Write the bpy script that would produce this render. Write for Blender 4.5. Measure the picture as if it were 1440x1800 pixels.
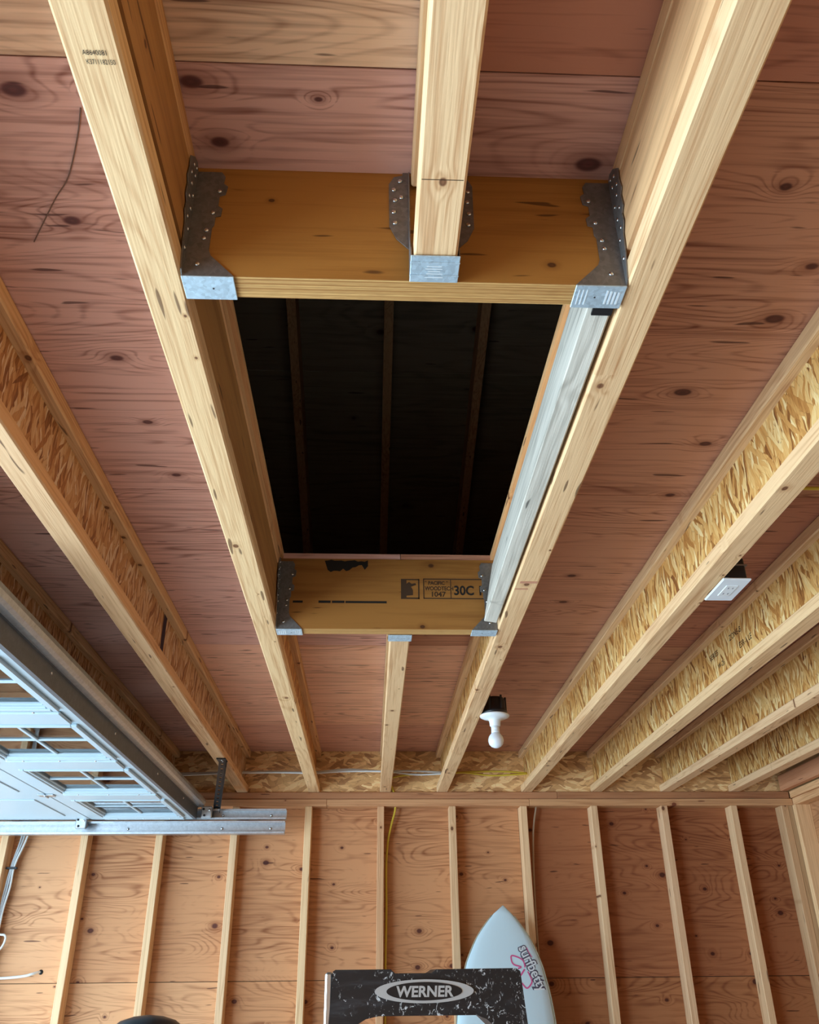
import bpy, math, random
from mathutils import Vector, Matrix
random.seed(7)
scene = bpy.context.scene
col = scene.collection
for o in list(bpy.data.objects):
    bpy.data.objects.remove(o)

# ------------------------------------------------------------------ camera, world, lights, exposure
ZO = 2.46            # height of the joist undersides above the garage floor
H = 0.2332           # depth of the joists
S = 0.4064           # 16 inch spacing
F = 0.0635           # flange width
XR = 0.3256          # left side of the joist right of the opening

cam = bpy.data.cameras.new('camera')
cam.sensor_fit = 'HORIZONTAL'
cam.sensor_width = 36.0
cam.lens = 36.0 * 1487.37 / 1440.0
cam.clip_start = 0.02
camo = bpy.data.objects.new('camera', cam)
col.objects.link(camo)
p, y, r = 0.498878, 0.047465, -0.010319
f_ = Vector((math.sin(y) * math.cos(p), math.cos(y) * math.cos(p), math.sin(p)))
r0 = Vector((math.cos(y), -math.sin(y), 0))
u0 = r0.cross(f_)
rr = r0 * math.cos(r) + u0 * math.sin(r)
uu = -r0 * math.sin(r) + u0 * math.cos(r)
M4 = Matrix((rr, uu, -f_)).transposed().to_4x4()
M4.translation = Vector((-0.05248, -5.00632, -0.90923 + ZO))
camo.matrix_world = M4
scene.camera = camo
scene.cycles.max_bounces = 6
scene.cycles.diffuse_bounces = 3
scene.cycles.glossy_bounces = 2
scene.cycles.transparent_max_bounces = 8
scene.cycles.caustics_reflective = False
scene.cycles.caustics_refractive = False

world = bpy.data.worlds.new('world')
scene.world = world
world.use_nodes = True
wn = world.node_tree.nodes
wn['Background'].inputs[0].default_value = (0.50, 0.76, 1.0, 1)
wn['Background'].inputs[1].default_value = 2.0

def area(name, loc, rot, sx, sy, power, colr):
    l = bpy.data.lights.new(name, 'AREA')
    l.shape = 'RECTANGLE'
    l.size, l.size_y = sx, sy
    l.energy = power
    l.color = colr
    o = bpy.data.objects.new(name, l)
    col.objects.link(o)
    o.location = loc
    o.rotation_euler = rot
    return o

# daylight through the open far door and an assumed, unseen near opening
DAY = (0.56, 0.80, 1.0)
area('daylight_far_door', (-3.14, -1.6, 1.08), (0, -math.pi / 2, 0), 2.0, 2.7, 112, DAY)
area('daylight_assumed_near_door', (-3.14, -4.75, 1.08), (0, -math.pi / 2, 0), 2.0, 2.7, 225, DAY)

sun = bpy.data.lights.new('sun', 'SUN')
sun.energy = 12.0
sun.angle = math.radians(1.0)
sun.color = (.72, .88, 1.0)
suno = bpy.data.objects.new('sun', sun)
col.objects.link(suno)
suno.rotation_euler = Vector((-.05, .72, -.69)).to_track_quat('-Z', 'Y').to_euler()

vs = scene.view_settings
vs.view_transform = 'Standard'
vs.look = 'None'
vs.exposure = 0.0
vs.gamma = 1.0
vs.use_curve_mapping = False

# ------------------------------------------------------------------ node helpers
class NT:
    def __init__(s, name):
        s.m = bpy.data.materials.new(name)
        s.m.use_nodes = True
        s.t = s.m.node_tree
        s.b = s.t.nodes['Principled BSDF']
    def n(s, typ, **kw):
        nd = s.t.nodes.new(typ)
        for k, v in kw.items():
            setattr(nd, k, v)
        return nd
    def put(s, sock, v):
        if hasattr(v, 'is_output') or isinstance(v, bpy.types.NodeSocket):
            s.t.links.new(v, sock)
        elif isinstance(v, (tuple, list)) and len(v) == 3 and sock.type == 'RGBA':
            sock.default_value = (*v, 1)
        else:
            sock.default_value = v
    def m_(s, op, a, b=0.0, c=0.0, clamp=False):
        nd = s.n('ShaderNodeMath', operation=op, use_clamp=clamp)
        s.put(nd.inputs[0], a); s.put(nd.inputs[1], b); s.put(nd.inputs[2], c)
        return nd.outputs[0]
    def vadd(s, a, b):
        nd = s.n('ShaderNodeVectorMath', operation='ADD')
        s.put(nd.inputs[0], a); s.put(nd.inputs[1], b)
        return nd.outputs[0]
    def vmul(s, a, b):
        nd = s.n('ShaderNodeVectorMath', operation='MULTIPLY')
        s.put(nd.inputs[0], a); s.put(nd.inputs[1], b)
        return nd.outputs[0]
    def sep(s, v):
        nd = s.n('ShaderNodeSeparateXYZ'); s.put(nd.inputs[0], v); return nd.outputs
    def comb(s, x, y, z):
        nd = s.n('ShaderNodeCombineXYZ')
        s.put(nd.inputs[0], x); s.put(nd.inputs[1], y); s.put(nd.inputs[2], z)
        return nd.outputs[0]
    def noise(s, v, scale=1.0, detail=2.0, rough=.5, dist=0.0):
        nd = s.n('ShaderNodeTexNoise')
        s.put(nd.inputs['Vector'], v); nd.inputs['Scale'].default_value = scale
        nd.inputs['Detail'].default_value = detail; nd.inputs['Roughness'].default_value = rough
        nd.inputs['Distortion'].default_value = dist
        return nd.outputs['Fac']
    def vor(s, v, scale=1.0, dims='2D', feature='F1', rnd=1.0):
        nd = s.n('ShaderNodeTexVoronoi', voronoi_dimensions=dims, feature=feature)
        s.put(nd.inputs['Vector'], v); nd.inputs['Scale'].default_value = scale
        nd.inputs['Randomness'].default_value = rnd
        return nd.outputs
    def ss(s, v, a, b, c=0.0, d=1.0):
        nd = s.n('ShaderNodeMapRange', interpolation_type='SMOOTHSTEP')
        s.put(nd.inputs[0], v); s.put(nd.inputs[1], a); s.put(nd.inputs[2], b)
        s.put(nd.inputs[3], c); s.put(nd.inputs[4], d)
        return nd.outputs[0]
    def mix(s, f, a, b, mode='MIX'):
        nd = s.n('ShaderNodeMix', data_type='RGBA', blend_type=mode)
        s.put(nd.inputs[0], f); s.put(nd.inputs[6], a); s.put(nd.inputs[7], b)
        return nd.outputs[2]
    def bump(s, h, strength, dist=.002):
        nd = s.n('ShaderNodeBump'); nd.inputs['Strength'].default_value = strength
        nd.inputs['Distance'].default_value = dist
        s.put(nd.inputs['Height'], h)
        s.t.links.new(nd.outputs[0], s.b.inputs['Normal'])
    def out(s, colr, rough=.6, metal=0.0, spec=.3):
        s.put(s.b.inputs['Base Color'], colr)
        s.put(s.b.inputs['Roughness'], rough)
        s.put(s.b.inputs['Metallic'], metal)
        s.b.inputs['Specular IOR Level'].default_value = spec
        return s.m
    def rnd(s):
        return s.n('ShaderNodeObjectInfo').outputs['Random']
    def tint(s):
        return s.n('ShaderNodeObjectInfo').outputs['Color']
    def obj(s):
        return s.n('ShaderNodeTexCoord').outputs['Object']
    def pos(s):
        return s.n('ShaderNodeNewGeometry').outputs['Position']

def lin(r, g, b):
    f = lambda c: (c / 255 / 12.92) if c / 255 <= .04045 else ((c / 255 + .055) / 1.055) ** 2.4
    return (f(r), f(g), f(b))

IDX = {'X': 0, 'Y': 1, 'Z': 2}

def wood(name, along, across, light, dark, knot, rings=9.0, stretch=(.7, 5.0), fib=.22, cont=.45,
         knot_scale=3.0, knot_keep=.5, knot_r=.05, knots=None, rough=.62, bump=.25, blotch=.35, spec=.25, swirl_k=.10, sharp=2.4, streak=.6, midf=60.0, checks=.74):
    """sawn or peeled wood: contour grain of a stretched noise field, fibres, knots; multiplied by the object's colour"""
    s = NT(name)
    base = s.pos()
    rn = s.rnd()
    off = s.comb(s.m_('MULTIPLY', rn, 17.0), s.m_('MULTIPLY', rn, 31.0), s.m_('MULTIPLY', rn, 23.0))
    o = s.sep(s.vadd(base, off))
    third = [a for a in 'XYZ' if a not in (along, across)][0]
    a, c, t = o[IDX[along]], o[IDX[across]], o[IDX[third]]
    # random knots
    v2 = s.comb(s.m_('MULTIPLY', a, .75), s.vor and c, 0.0)
    vo = s.vor(v2, knot_scale)
    keep = s.sep(vo['Color'])
    ok = s.m_('LESS_THAN', keep[0], knot_keep)
    rad = s.m_('MULTIPLY_ADD', keep[1], knot_r, knot_r * .35)
    d = s.m_('DIVIDE', vo['Distance'], rad)
    d = s.m_('ADD', d, s.m_('MULTIPLY', s.m_('SUBTRACT', 1.0, ok), 50.0))
    if knots:
        wp = s.pos()
        best = None
        for (ka, kc, kr) in [(q[0], q[1], q[2] * .85) for q in knots]:
            sub = s.n('ShaderNodeVectorMath', operation='SUBTRACT'); s.put(sub.inputs[0], wp)
            ctr, scl = [0, 0, 0], [0, 0, 0]
            ctr[IDX[along]], ctr[IDX[across]] = ka, kc
            scl[IDX[along]], scl[IDX[across]] = .62 / kr, 1 / kr
            sub.inputs[1].default_value = ctr
            mu = s.vmul(sub.outputs[0], tuple(scl))
            dt = s.n('ShaderNodeVectorMath', operation='DOT_PRODUCT'); s.put(dt.inputs[0], mu); s.put(dt.inputs[1], mu)
            best = dt.outputs['Value'] if best is None else s.m_('MINIMUM', best, dt.outputs['Value'])
        d = s.m_('MINIMUM', d, s.m_('SQRT', best))
    swirl = s.ss(d, 0.0, 6.0, 1.0, 0.0)
    fld = s.noise(s.comb(s.m_('MULTIPLY', a, stretch[0]), s.m_('MULTIPLY', c, stretch[1]), s.m_('MULTIPLY', t, stretch[1])),
                  1.0, 1.6, .45, .35)
    fld = s.m_('ADD', fld, s.m_('MULTIPLY', s.m_('MULTIPLY', swirl, swirl), swirl_k))
    wob = s.noise(s.comb(s.m_('MULTIPLY', a, 6.0), s.m_('MULTIPLY', c, 26.0), t), 1.0, 1.0, .6)
    ph = s.m_('ADD', s.m_('MULTIPLY', fld, rings * 6.2832), s.m_('MULTIPLY', wob, 2.2))
    ring = s.m_('MULTIPLY_ADD', s.m_('SINE', ph), .5, .5)
    ring = s.m_('POWER', ring, sharp)
    fibre = s.noise(s.comb(s.m_('MULTIPLY', a, 9.0), s.m_('MULTIPLY', c, 260.0), s.m_('MULTIPLY', t, 260.0)), 1.0, 1.0, .6)
    bl = s.noise(s.comb(s.m_('MULTIPLY', a, 1.1), s.m_('MULTIPLY', c, 3.4), s.m_('MULTIPLY', t, 3.4)), 1.0, 1.0, .5)
    mid = s.noise(s.comb(s.m_('MULTIPLY', a, 2.6), s.m_('MULTIPLY', c, midf), s.m_('MULTIPLY', t, midf)), 1.0, 2.0, .62)
    amp = s.ss(s.noise(s.comb(s.m_('MULTIPLY', a, 2.0), s.m_('MULTIPLY', c, 7.0), s.m_('MULTIPLY', t, 7.0)), 1.0, 0.0), .3, .7, .25, 1.0)
    ring = s.m_('MULTIPLY', ring, amp)
    fac = s.m_('ADD', s.m_('MULTIPLY', ring, cont), s.m_('MULTIPLY', s.m_('SUBTRACT', fibre, .5), fib * 2))
    fac = s.m_('ADD', fac, s.m_('MULTIPLY', s.m_('SUBTRACT', mid, .5), streak * 2))
    fac = s.m_('ADD', fac, s.m_('MULTIPLY', s.m_('SUBTRACT', bl, .45), blotch * 2), clamp=True)
    cc = s.mix(fac, light, dark)
    halo = s.ss(d, .8, 2.6, 1.0, 0.0)
    cc = s.mix(s.m_('MULTIPLY', halo, .45), cc, dark)
    d = s.m_('ADD', d, s.m_('MULTIPLY', s.m_('SUBTRACT', wob, .5), .5))
    kn = s.ss(d, .6, 1.05, 1.0, 0.0)
    kring = s.m_('MULTIPLY_ADD', s.m_('SINE', s.m_('ADD', s.m_('MULTIPLY', d, 9.0), s.m_('MULTIPLY', wob, 8.0))), .25, .55)
    kc = s.mix(kring, tuple(min(1, q * 2.2) for q in knot), knot)
    cc = s.mix(s.m_('MULTIPLY', kn, .9), cc, kc)
    # short dark checks along the grain
    ck = s.noise(s.comb(s.m_('MULTIPLY', a, 7.0), s.m_('MULTIPLY', c, 60.0), s.m_('MULTIPLY', t, 60.0)), 1.0, 1.0, .5)
    cc = s.mix(s.ss(ck, checks, checks + .04, 0.0, .75), cc, knot)
    cc = s.mix(1.0, cc, s.tint(), 'MULTIPLY')
    s.bump(fibre, bump, .0012)
    return s.out(cc, rough, 0.0, spec)

def osb(name, along, across, cols, sc=(15.0, 95.0), bump=.4):
    s = NT(name)
    rn = s.rnd()
    off = s.comb(s.m_('MULTIPLY', rn, 17.0), s.m_('MULTIPLY', rn, 31.0), s.m_('MULTIPLY', rn, 23.0))
    o = s.sep(s.vadd(s.pos(), off))
    a, c = o[IDX[along]], o[IDX[across]]
    warp = s.noise(s.comb(s.m_('MULTIPLY', a, 6.0), s.m_('MULTIPLY', c, 6.0), 0.0), 1.0, 1.0)
    warp2 = s.noise(s.comb(s.m_('MULTIPLY', a, 14.0), s.m_('MULTIPLY', c, 14.0), 4.0), 1.0, 2.0)
    ca = s.m_('ADD', c, s.m_('MULTIPLY', s.m_('SUBTRACT', warp, .5), .07))
    ca = s.m_('ADD', ca, s.m_('MULTIPLY', s.m_('SUBTRACT', warp2, .5), .02))
    def layer(ang, k):
        x = s.m_('ADD', s.m_('MULTIPLY', a, math.cos(ang)), s.m_('MULTIPLY', ca, math.sin(ang)))
        z = s.m_('SUBTRACT', s.m_('MULTIPLY', ca, math.cos(ang)), s.m_('MULTIPLY', a, math.sin(ang)))
        v = s.comb(s.m_('MULTIPLY', x, sc[0] * k), s.m_('MULTIPLY', z, sc[1] * k), 0.0)
        vo = s.vor(v, 1.0)
        ed = s.vor(v, 1.0, feature='DISTANCE_TO_EDGE')
        return s.sep(vo['Color']), ed['Distance']
    l1, e1 = layer(.12, 1.0)
    l2, e2 = layer(-.30, 1.2)
    l3, e3 = layer(.50, .75)
    pick = s.m_('LESS_THAN', l2[1], .42)
    v = s.n('ShaderNodeMix'); s.put(v.inputs[0], pick); s.put(v.inputs[2], l1[0]); s.put(v.inputs[3], l2[0])
    pick3 = s.m_('LESS_THAN', l3[1], .22)
    v3 = s.n('ShaderNodeMix'); s.put(v3.inputs[0], pick3); s.put(v3.inputs[2], v.outputs[0]); s.put(v3.inputs[3], l3[0])
    fib = s.noise(s.comb(s.m_('MULTIPLY', a, 30.0), s.m_('MULTIPLY', ca, 240.0), 0.0), 1.0, 2.0, .6)
    val = s.m_('ADD', v3.outputs[0], s.m_('MULTIPLY', s.m_('SUBTRACT', fib, .5), .5), clamp=True)
    rp = s.n('ShaderNodeValToRGB')
    s.put(rp.inputs[0], val)
    el = rp.color_ramp.elements
    el[0].position = 0.0; el[0].color = (*cols[0], 1)
    el[1].position = 1.0; el[1].color = (*cols[-1], 1)
    for i, cc in enumerate(cols[1:-1]):
        e = el.new((i + 1) / (len(cols) - 1)); e.color = (*cc, 1)
    dk = s.ss(e1, 0.0, .05, .4, 0.0)
    colr = s.mix(dk, rp.outputs[0], cols[0])
    colr = s.mix(1.0, colr, s.tint(), 'MULTIPLY')
    s.bump(fib, bump, .001)
    return s.out(colr, .55, 0.0, .3)

def plain(name, c, rough=.5, metal=0.0, spec=.4, var=.0, scale=30.0):
    s = NT(name)
    if var:
        nn = s.noise(s.obj(), scale, 3.0, .6)
        cc = s.mix(nn, tuple(q * (1 - var) for q in c), tuple(min(1, q * (1 + var)) for q in c))
        return s.out(cc, rough, metal, spec)
    return s.out(c, rough, metal, spec)

# ------------------------------------------------------------------ materials
M = {}
K = lin(70, 34, 30)
ceil_knots = [(-.589, -4.19, .017), (-.578, -3.944, .014), (-.598, -3.573, .013), (-.327, -4.212, .016), (-.30, -4.111, .014),
              (.286, -4.089, .018), (-.143, -4.19, .006), (.752, -3.881, .012), (.743, -3.738, .017), (.638, -3.49, .015),
              (.763, -3.283, .013), (-.587, -3.337, .010), (.756, -3.028, .012), (.599, -2.488, .013), (.616, -2.265, .012),
              (-.568, -3.097, .011), (.10, -1.95, .016)]
M['ply_ceil'] = wood('plywood_ceiling', 'X', 'Y', lin(224, 170, 144), lin(136, 80, 60), K, rings=30, stretch=(.75, 6.0),
                     cont=.46, fib=.25, sharp=4.5, streak=.95, midf=75.0, checks=.715, knot_scale=3.2, knot_keep=.10, knot_r=.035, knots=ceil_knots, bump=.3, blotch=.4)
M['ply_wall'] = wood('plywood_wall', 'X', 'Z', lin(216, 160, 114), lin(140, 82, 48), K, rings=26, stretch=(1.2, 5.0),
                     cont=.50, fib=.2, sharp=3.6, streak=.7, midf=60.0, knot_scale=6.0, knot_keep=.45, knot_r=.07, bump=.3, blotch=.35)
M['ply_side'] = wood('plywood_side_wall', 'Y', 'Z', lin(205, 150, 105), lin(140, 82, 48), K, rings=26, stretch=(1.2, 5.0),
                     cont=.45, knot_scale=4.5, knot_keep=.4, knot_r=.05, bump=.3)
M['ply_roof'] = wood('plywood_roof', 'X', 'Y', lin(150, 132, 110), lin(96, 80, 64), K, rings=10, stretch=(1.0, 5.0),
                     cont=.4, knot_scale=3.0, knot_keep=.5, knot_r=.05)
LA, LB = lin(240, 198, 152), lin(196, 140, 94)
M['lum_y'] = wood('lumber_along_y', 'Y', 'X', LA, LB, lin(92, 54, 34), rings=12, stretch=(.9, 18.0), midf=130.0, streak=.95, cont=.5, fib=.35,
                  knot_scale=8.0, knot_keep=.5, knot_r=.05, checks=.715, bump=.4, blotch=.5)
M['lum_z'] = wood('lumber_along_z', 'Z', 'X', LA, LB, lin(92, 54, 34), rings=8, stretch=(.8, 20.0), cont=.4, fib=.2, midf=150.0,
                  knot_scale=6.0, knot_keep=.4, knot_r=.05, bump=.25, blotch=.35)
M['lum_x'] = wood('lumber_along_x', 'X', 'Z', lin(206, 154, 112), lin(160, 100, 66), lin(92, 44, 30), rings=7, stretch=(.8, 20.0),
                  cont=.4, knot_scale=6.0, knot_keep=.45, knot_r=.05, bump=.25)
M['grey_wood'] = wood('weathered_grey_wood', 'Y', 'Z', lin(214, 202, 186), lin(140, 128, 114), lin(60, 54, 48), rings=8, stretch=(1.0, 12.0),
                      cont=.6, knot_scale=6.0, knot_keep=.55, knot_r=.05, bump=.5)
M['lvl_x'] = wood('laminated_veneer_header', 'X', 'Z', lin(190, 126, 62), lin(142, 84, 34), lin(74, 40, 22), rings=5, stretch=(.9, 5.0),
                  cont=.3, fib=.3, knot_scale=6.0, knot_keep=.35, knot_r=.045, bump=.12, rough=.5, spec=.3, blotch=.5, streak=.8, midf=45.0, checks=.72)
M['lvl_y'] = wood('laminated_veneer_backer', 'Y', 'Z', lin(206, 158, 104), lin(156, 104, 60), lin(84, 48, 28), rings=5, stretch=(.7, 7.0),
                  cont=.35, fib=.3, knot_scale=5.0, knot_keep=.3, knot_r=.035, bump=.12, rough=.5, spec=.3, blotch=.5, streak=.8, midf=50.0, checks=.71)
M['osb_web'] = osb('strand_board_web', 'Z', 'Y', [lin(136, 82, 40), lin(190, 128, 66), lin(216, 158, 90), lin(228, 176, 108), lin(236, 192, 126), lin(250, 220, 164)])
M['osb_rim'] = osb('strand_board_rim', 'X', 'Z', [lin(142, 98, 62), lin(170, 124, 80), lin(182, 138, 90), lin(196, 154, 104), lin(214, 176, 126)], sc=(17.0, 62.0))

def veneer_edge():
    s = NT('veneer_edge_strips')
    o = s.sep(s.pos())
    st = s.noise(s.comb(s.m_('MULTIPLY', o[0], .8), s.m_('MULTIPLY', o[1], 330.0), 0.0), 1.0, 1.5, .5)
    fb = s.noise(s.comb(s.m_('MULTIPLY', o[0], 30.0), s.m_('MULTIPLY', o[1], 500.0), 0.0), 1.0, 2.0, .5)
    cc = s.mix(s.ss(st, .32, .68), lin(168, 112, 58), lin(226, 178, 112))
    cc = s.mix(s.ss(fb, .35, .7, 0.0, .35), cc, lin(140, 92, 50))
    return s.out(cc, .6, 0, .25)
M['veneer_edge'] = veneer_edge()

def galv(name, c, rough=.42, metal=.85, speck=.25):
    s = NT(name)
    vo = s.vor(s.obj(), 160.0, '3D')
    nn = s.noise(s.obj(), 40.0, 3.0, .6)
    v = s.m_('MULTIPLY_ADD', s.sep(vo['Color'])[0], speck, 1 - speck * .6)
    v = s.m_('MULTIPLY', v, s.m_('MULTIPLY_ADD', nn, .5, .75))
    cc = s.mix(1.0, c, s.comb(v, v, v), 'MULTIPLY')
    s.bump(nn, .05, .001)
    return s.out(cc, rough, metal, .5)
M['galv'] = galv('galvanized_steel', (.62, .76, .86), .5, .6)  # bright bluish copy: reflected floor and sky painted into the hanger seats
M['galv_shaded'] = galv('galvanized_steel_shaded', (.27, .255, .245), .5, .7)  # dark copy of the same steel: dim reflections on upright plates put into colour
M['nail'] = plain('nail_steel', (.72, .74, .76), .25, 1.0)
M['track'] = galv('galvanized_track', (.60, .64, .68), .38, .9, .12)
M['strut'] = galv('shade_toned_strut', (.15, .16, .18), .5, .5, .1)  # base colour darkened to stand in for shade on the strut web
M['door_white'] = plain('white_door_paint', (.50, .60, .66), .4, 0, .4, .03, 6)
M['black'] = plain('black_steel', (.012, .012, .014), .45, .2, .5)
M['black_plastic'] = plain('black_plastic', (.010, .010, .012), .4, 0, .5)
M['black_smooth'] = plain('smooth_black_surface', (.012, .016, .02), .35, 0, .5)
M['white_plastic'] = plain('white_plastic', (.82, .84, .86), .35, 0, .5)
M['white_porcelain'] = plain('white_porcelain', (.85, .86, .86), .2, 0, .5)
M['bulb'] = plain('frosted_bulb', (.86, .88, .93), .3, 0, .5)
M['white_cable'] = plain('white_cable_sheath', (.78, .78, .76), .45)
M['yellow_cable'] = plain('yellow_cable_sheath', (.72, .52, .05), .45)
M['brown_cable'] = plain('tan_cable_sheath', (.50, .36, .24), .5)
M['ink'] = plain('black_stamp_ink', (.028, .022, .018), .8, 0, .1)
M['ink_soft'] = plain('brown_stamp_ink', (.075, .040, .022), .8, 0, .1)
M['brown_ink'] = plain('brown_wire', (.20, .11, .08), .6)
M['crayon'] = plain('red_crayon', (.62, .27, .16), .8)
M['purple_ink'] = plain('dark_purple_ink', (.055, .035, .055), .8, 0, .1)
M['white_print'] = plain('white_print', (.75, .78, .8), .6)
M['board_white'] = plain('surfboard_gloss', (.70, .86, .92), .18, 0, .5)
M['board_rail'] = plain('surfboard_rail_line', (.48, .42, .30), .3)
M['pink'] = plain('pink_print', (.75, .12, .30), .5)
M['red'] = plain('red_print', (.60, .03, .03), .5)
M['grey_print'] = plain('dark_grey_print', (.10, .09, .13), .6)
M['silver'] = plain('silver_logo', (.55, .57, .58), .35, .3)
M['alu'] = plain('aluminium_rail', (.62, .64, .65), .35, .9)
M['paper'] = plain('black_building_paper', (.03, .025, .02), .9)
M['purple'] = plain('blue_marker_dab', (.05, .05, .20), .7)

def glass():
    s = NT('window_glass')
    t = s.t
    for n in list(t.nodes):
        t.nodes.remove(n)
    out = t.nodes.new('ShaderNodeOutputMaterial')
    tr = t.nodes.new('ShaderNodeBsdfTransparent'); tr.inputs[0].default_value = (.93, .97, .97, 1)
    gl = t.nodes.new('ShaderNodeBsdfGlossy'); gl.inputs['Roughness'].default_value = .02
    fr = t.nodes.new('ShaderNodeFresnel'); fr.inputs[0].default_value = 1.5
    mx = t.nodes.new('ShaderNodeMixShader')
    t.links.new(fr.outputs[0], mx.inputs[0]); t.links.new(tr.outputs[0], mx.inputs[1]); t.links.new(gl.outputs[0], mx.inputs[2])
    t.links.new(mx.outputs[0], out.inputs[0])
    return s.m
M['glass'] = glass()

def concrete():
    s = NT('concrete_floor')
    n1 = s.noise(s.pos(), 2.0, 5.0, .6)
    n2 = s.noise(s.pos(), 60.0, 3.0, .6)
    cc = s.mix(n1, lin(170, 168, 162), lin(205, 203, 198))
    cc = s.mix(s.m_('MULTIPLY', n2, .25), cc, lin(140, 138, 134))
    return s.out(cc, .7, 0, .3)
M['concrete'] = concrete()

def ladder_black():
    s = NT('paint_splashed_black_plastic')
    o = s.obj()
    n1 = s.noise(s.vmul(o, (110.0, 60.0, 70.0)), 1.0, 4.0, .7, 1.6)
    n2 = s.noise(s.vmul(o, (24.0, 20.0, 24.0)), 1.0, 3.0, .6, .6)
    n3 = s.noise(s.vmul(o, (12.0, 10.0, 40.0)), 1.0, 3.0, .7, 1.0)
    msk = s.m_('MULTIPLY', s.ss(n1, .57, .62), s.ss(n2, .44, .54))
    cc = s.mix(s.ss(n3, .5, .75, 0.0, .5), (.012, .012, .014), (.06, .065, .075))
    cc = s.mix(msk, cc, (.62, .64, .66))
    return s.out(cc, .42, 0, .5)
M['ladder_black'] = ladder_black()

# ------------------------------------------------------------------ mesh helpers (coordinates: z = 0 is the underside of the joists)
def V(*c):
    return Vector(c)

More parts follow.
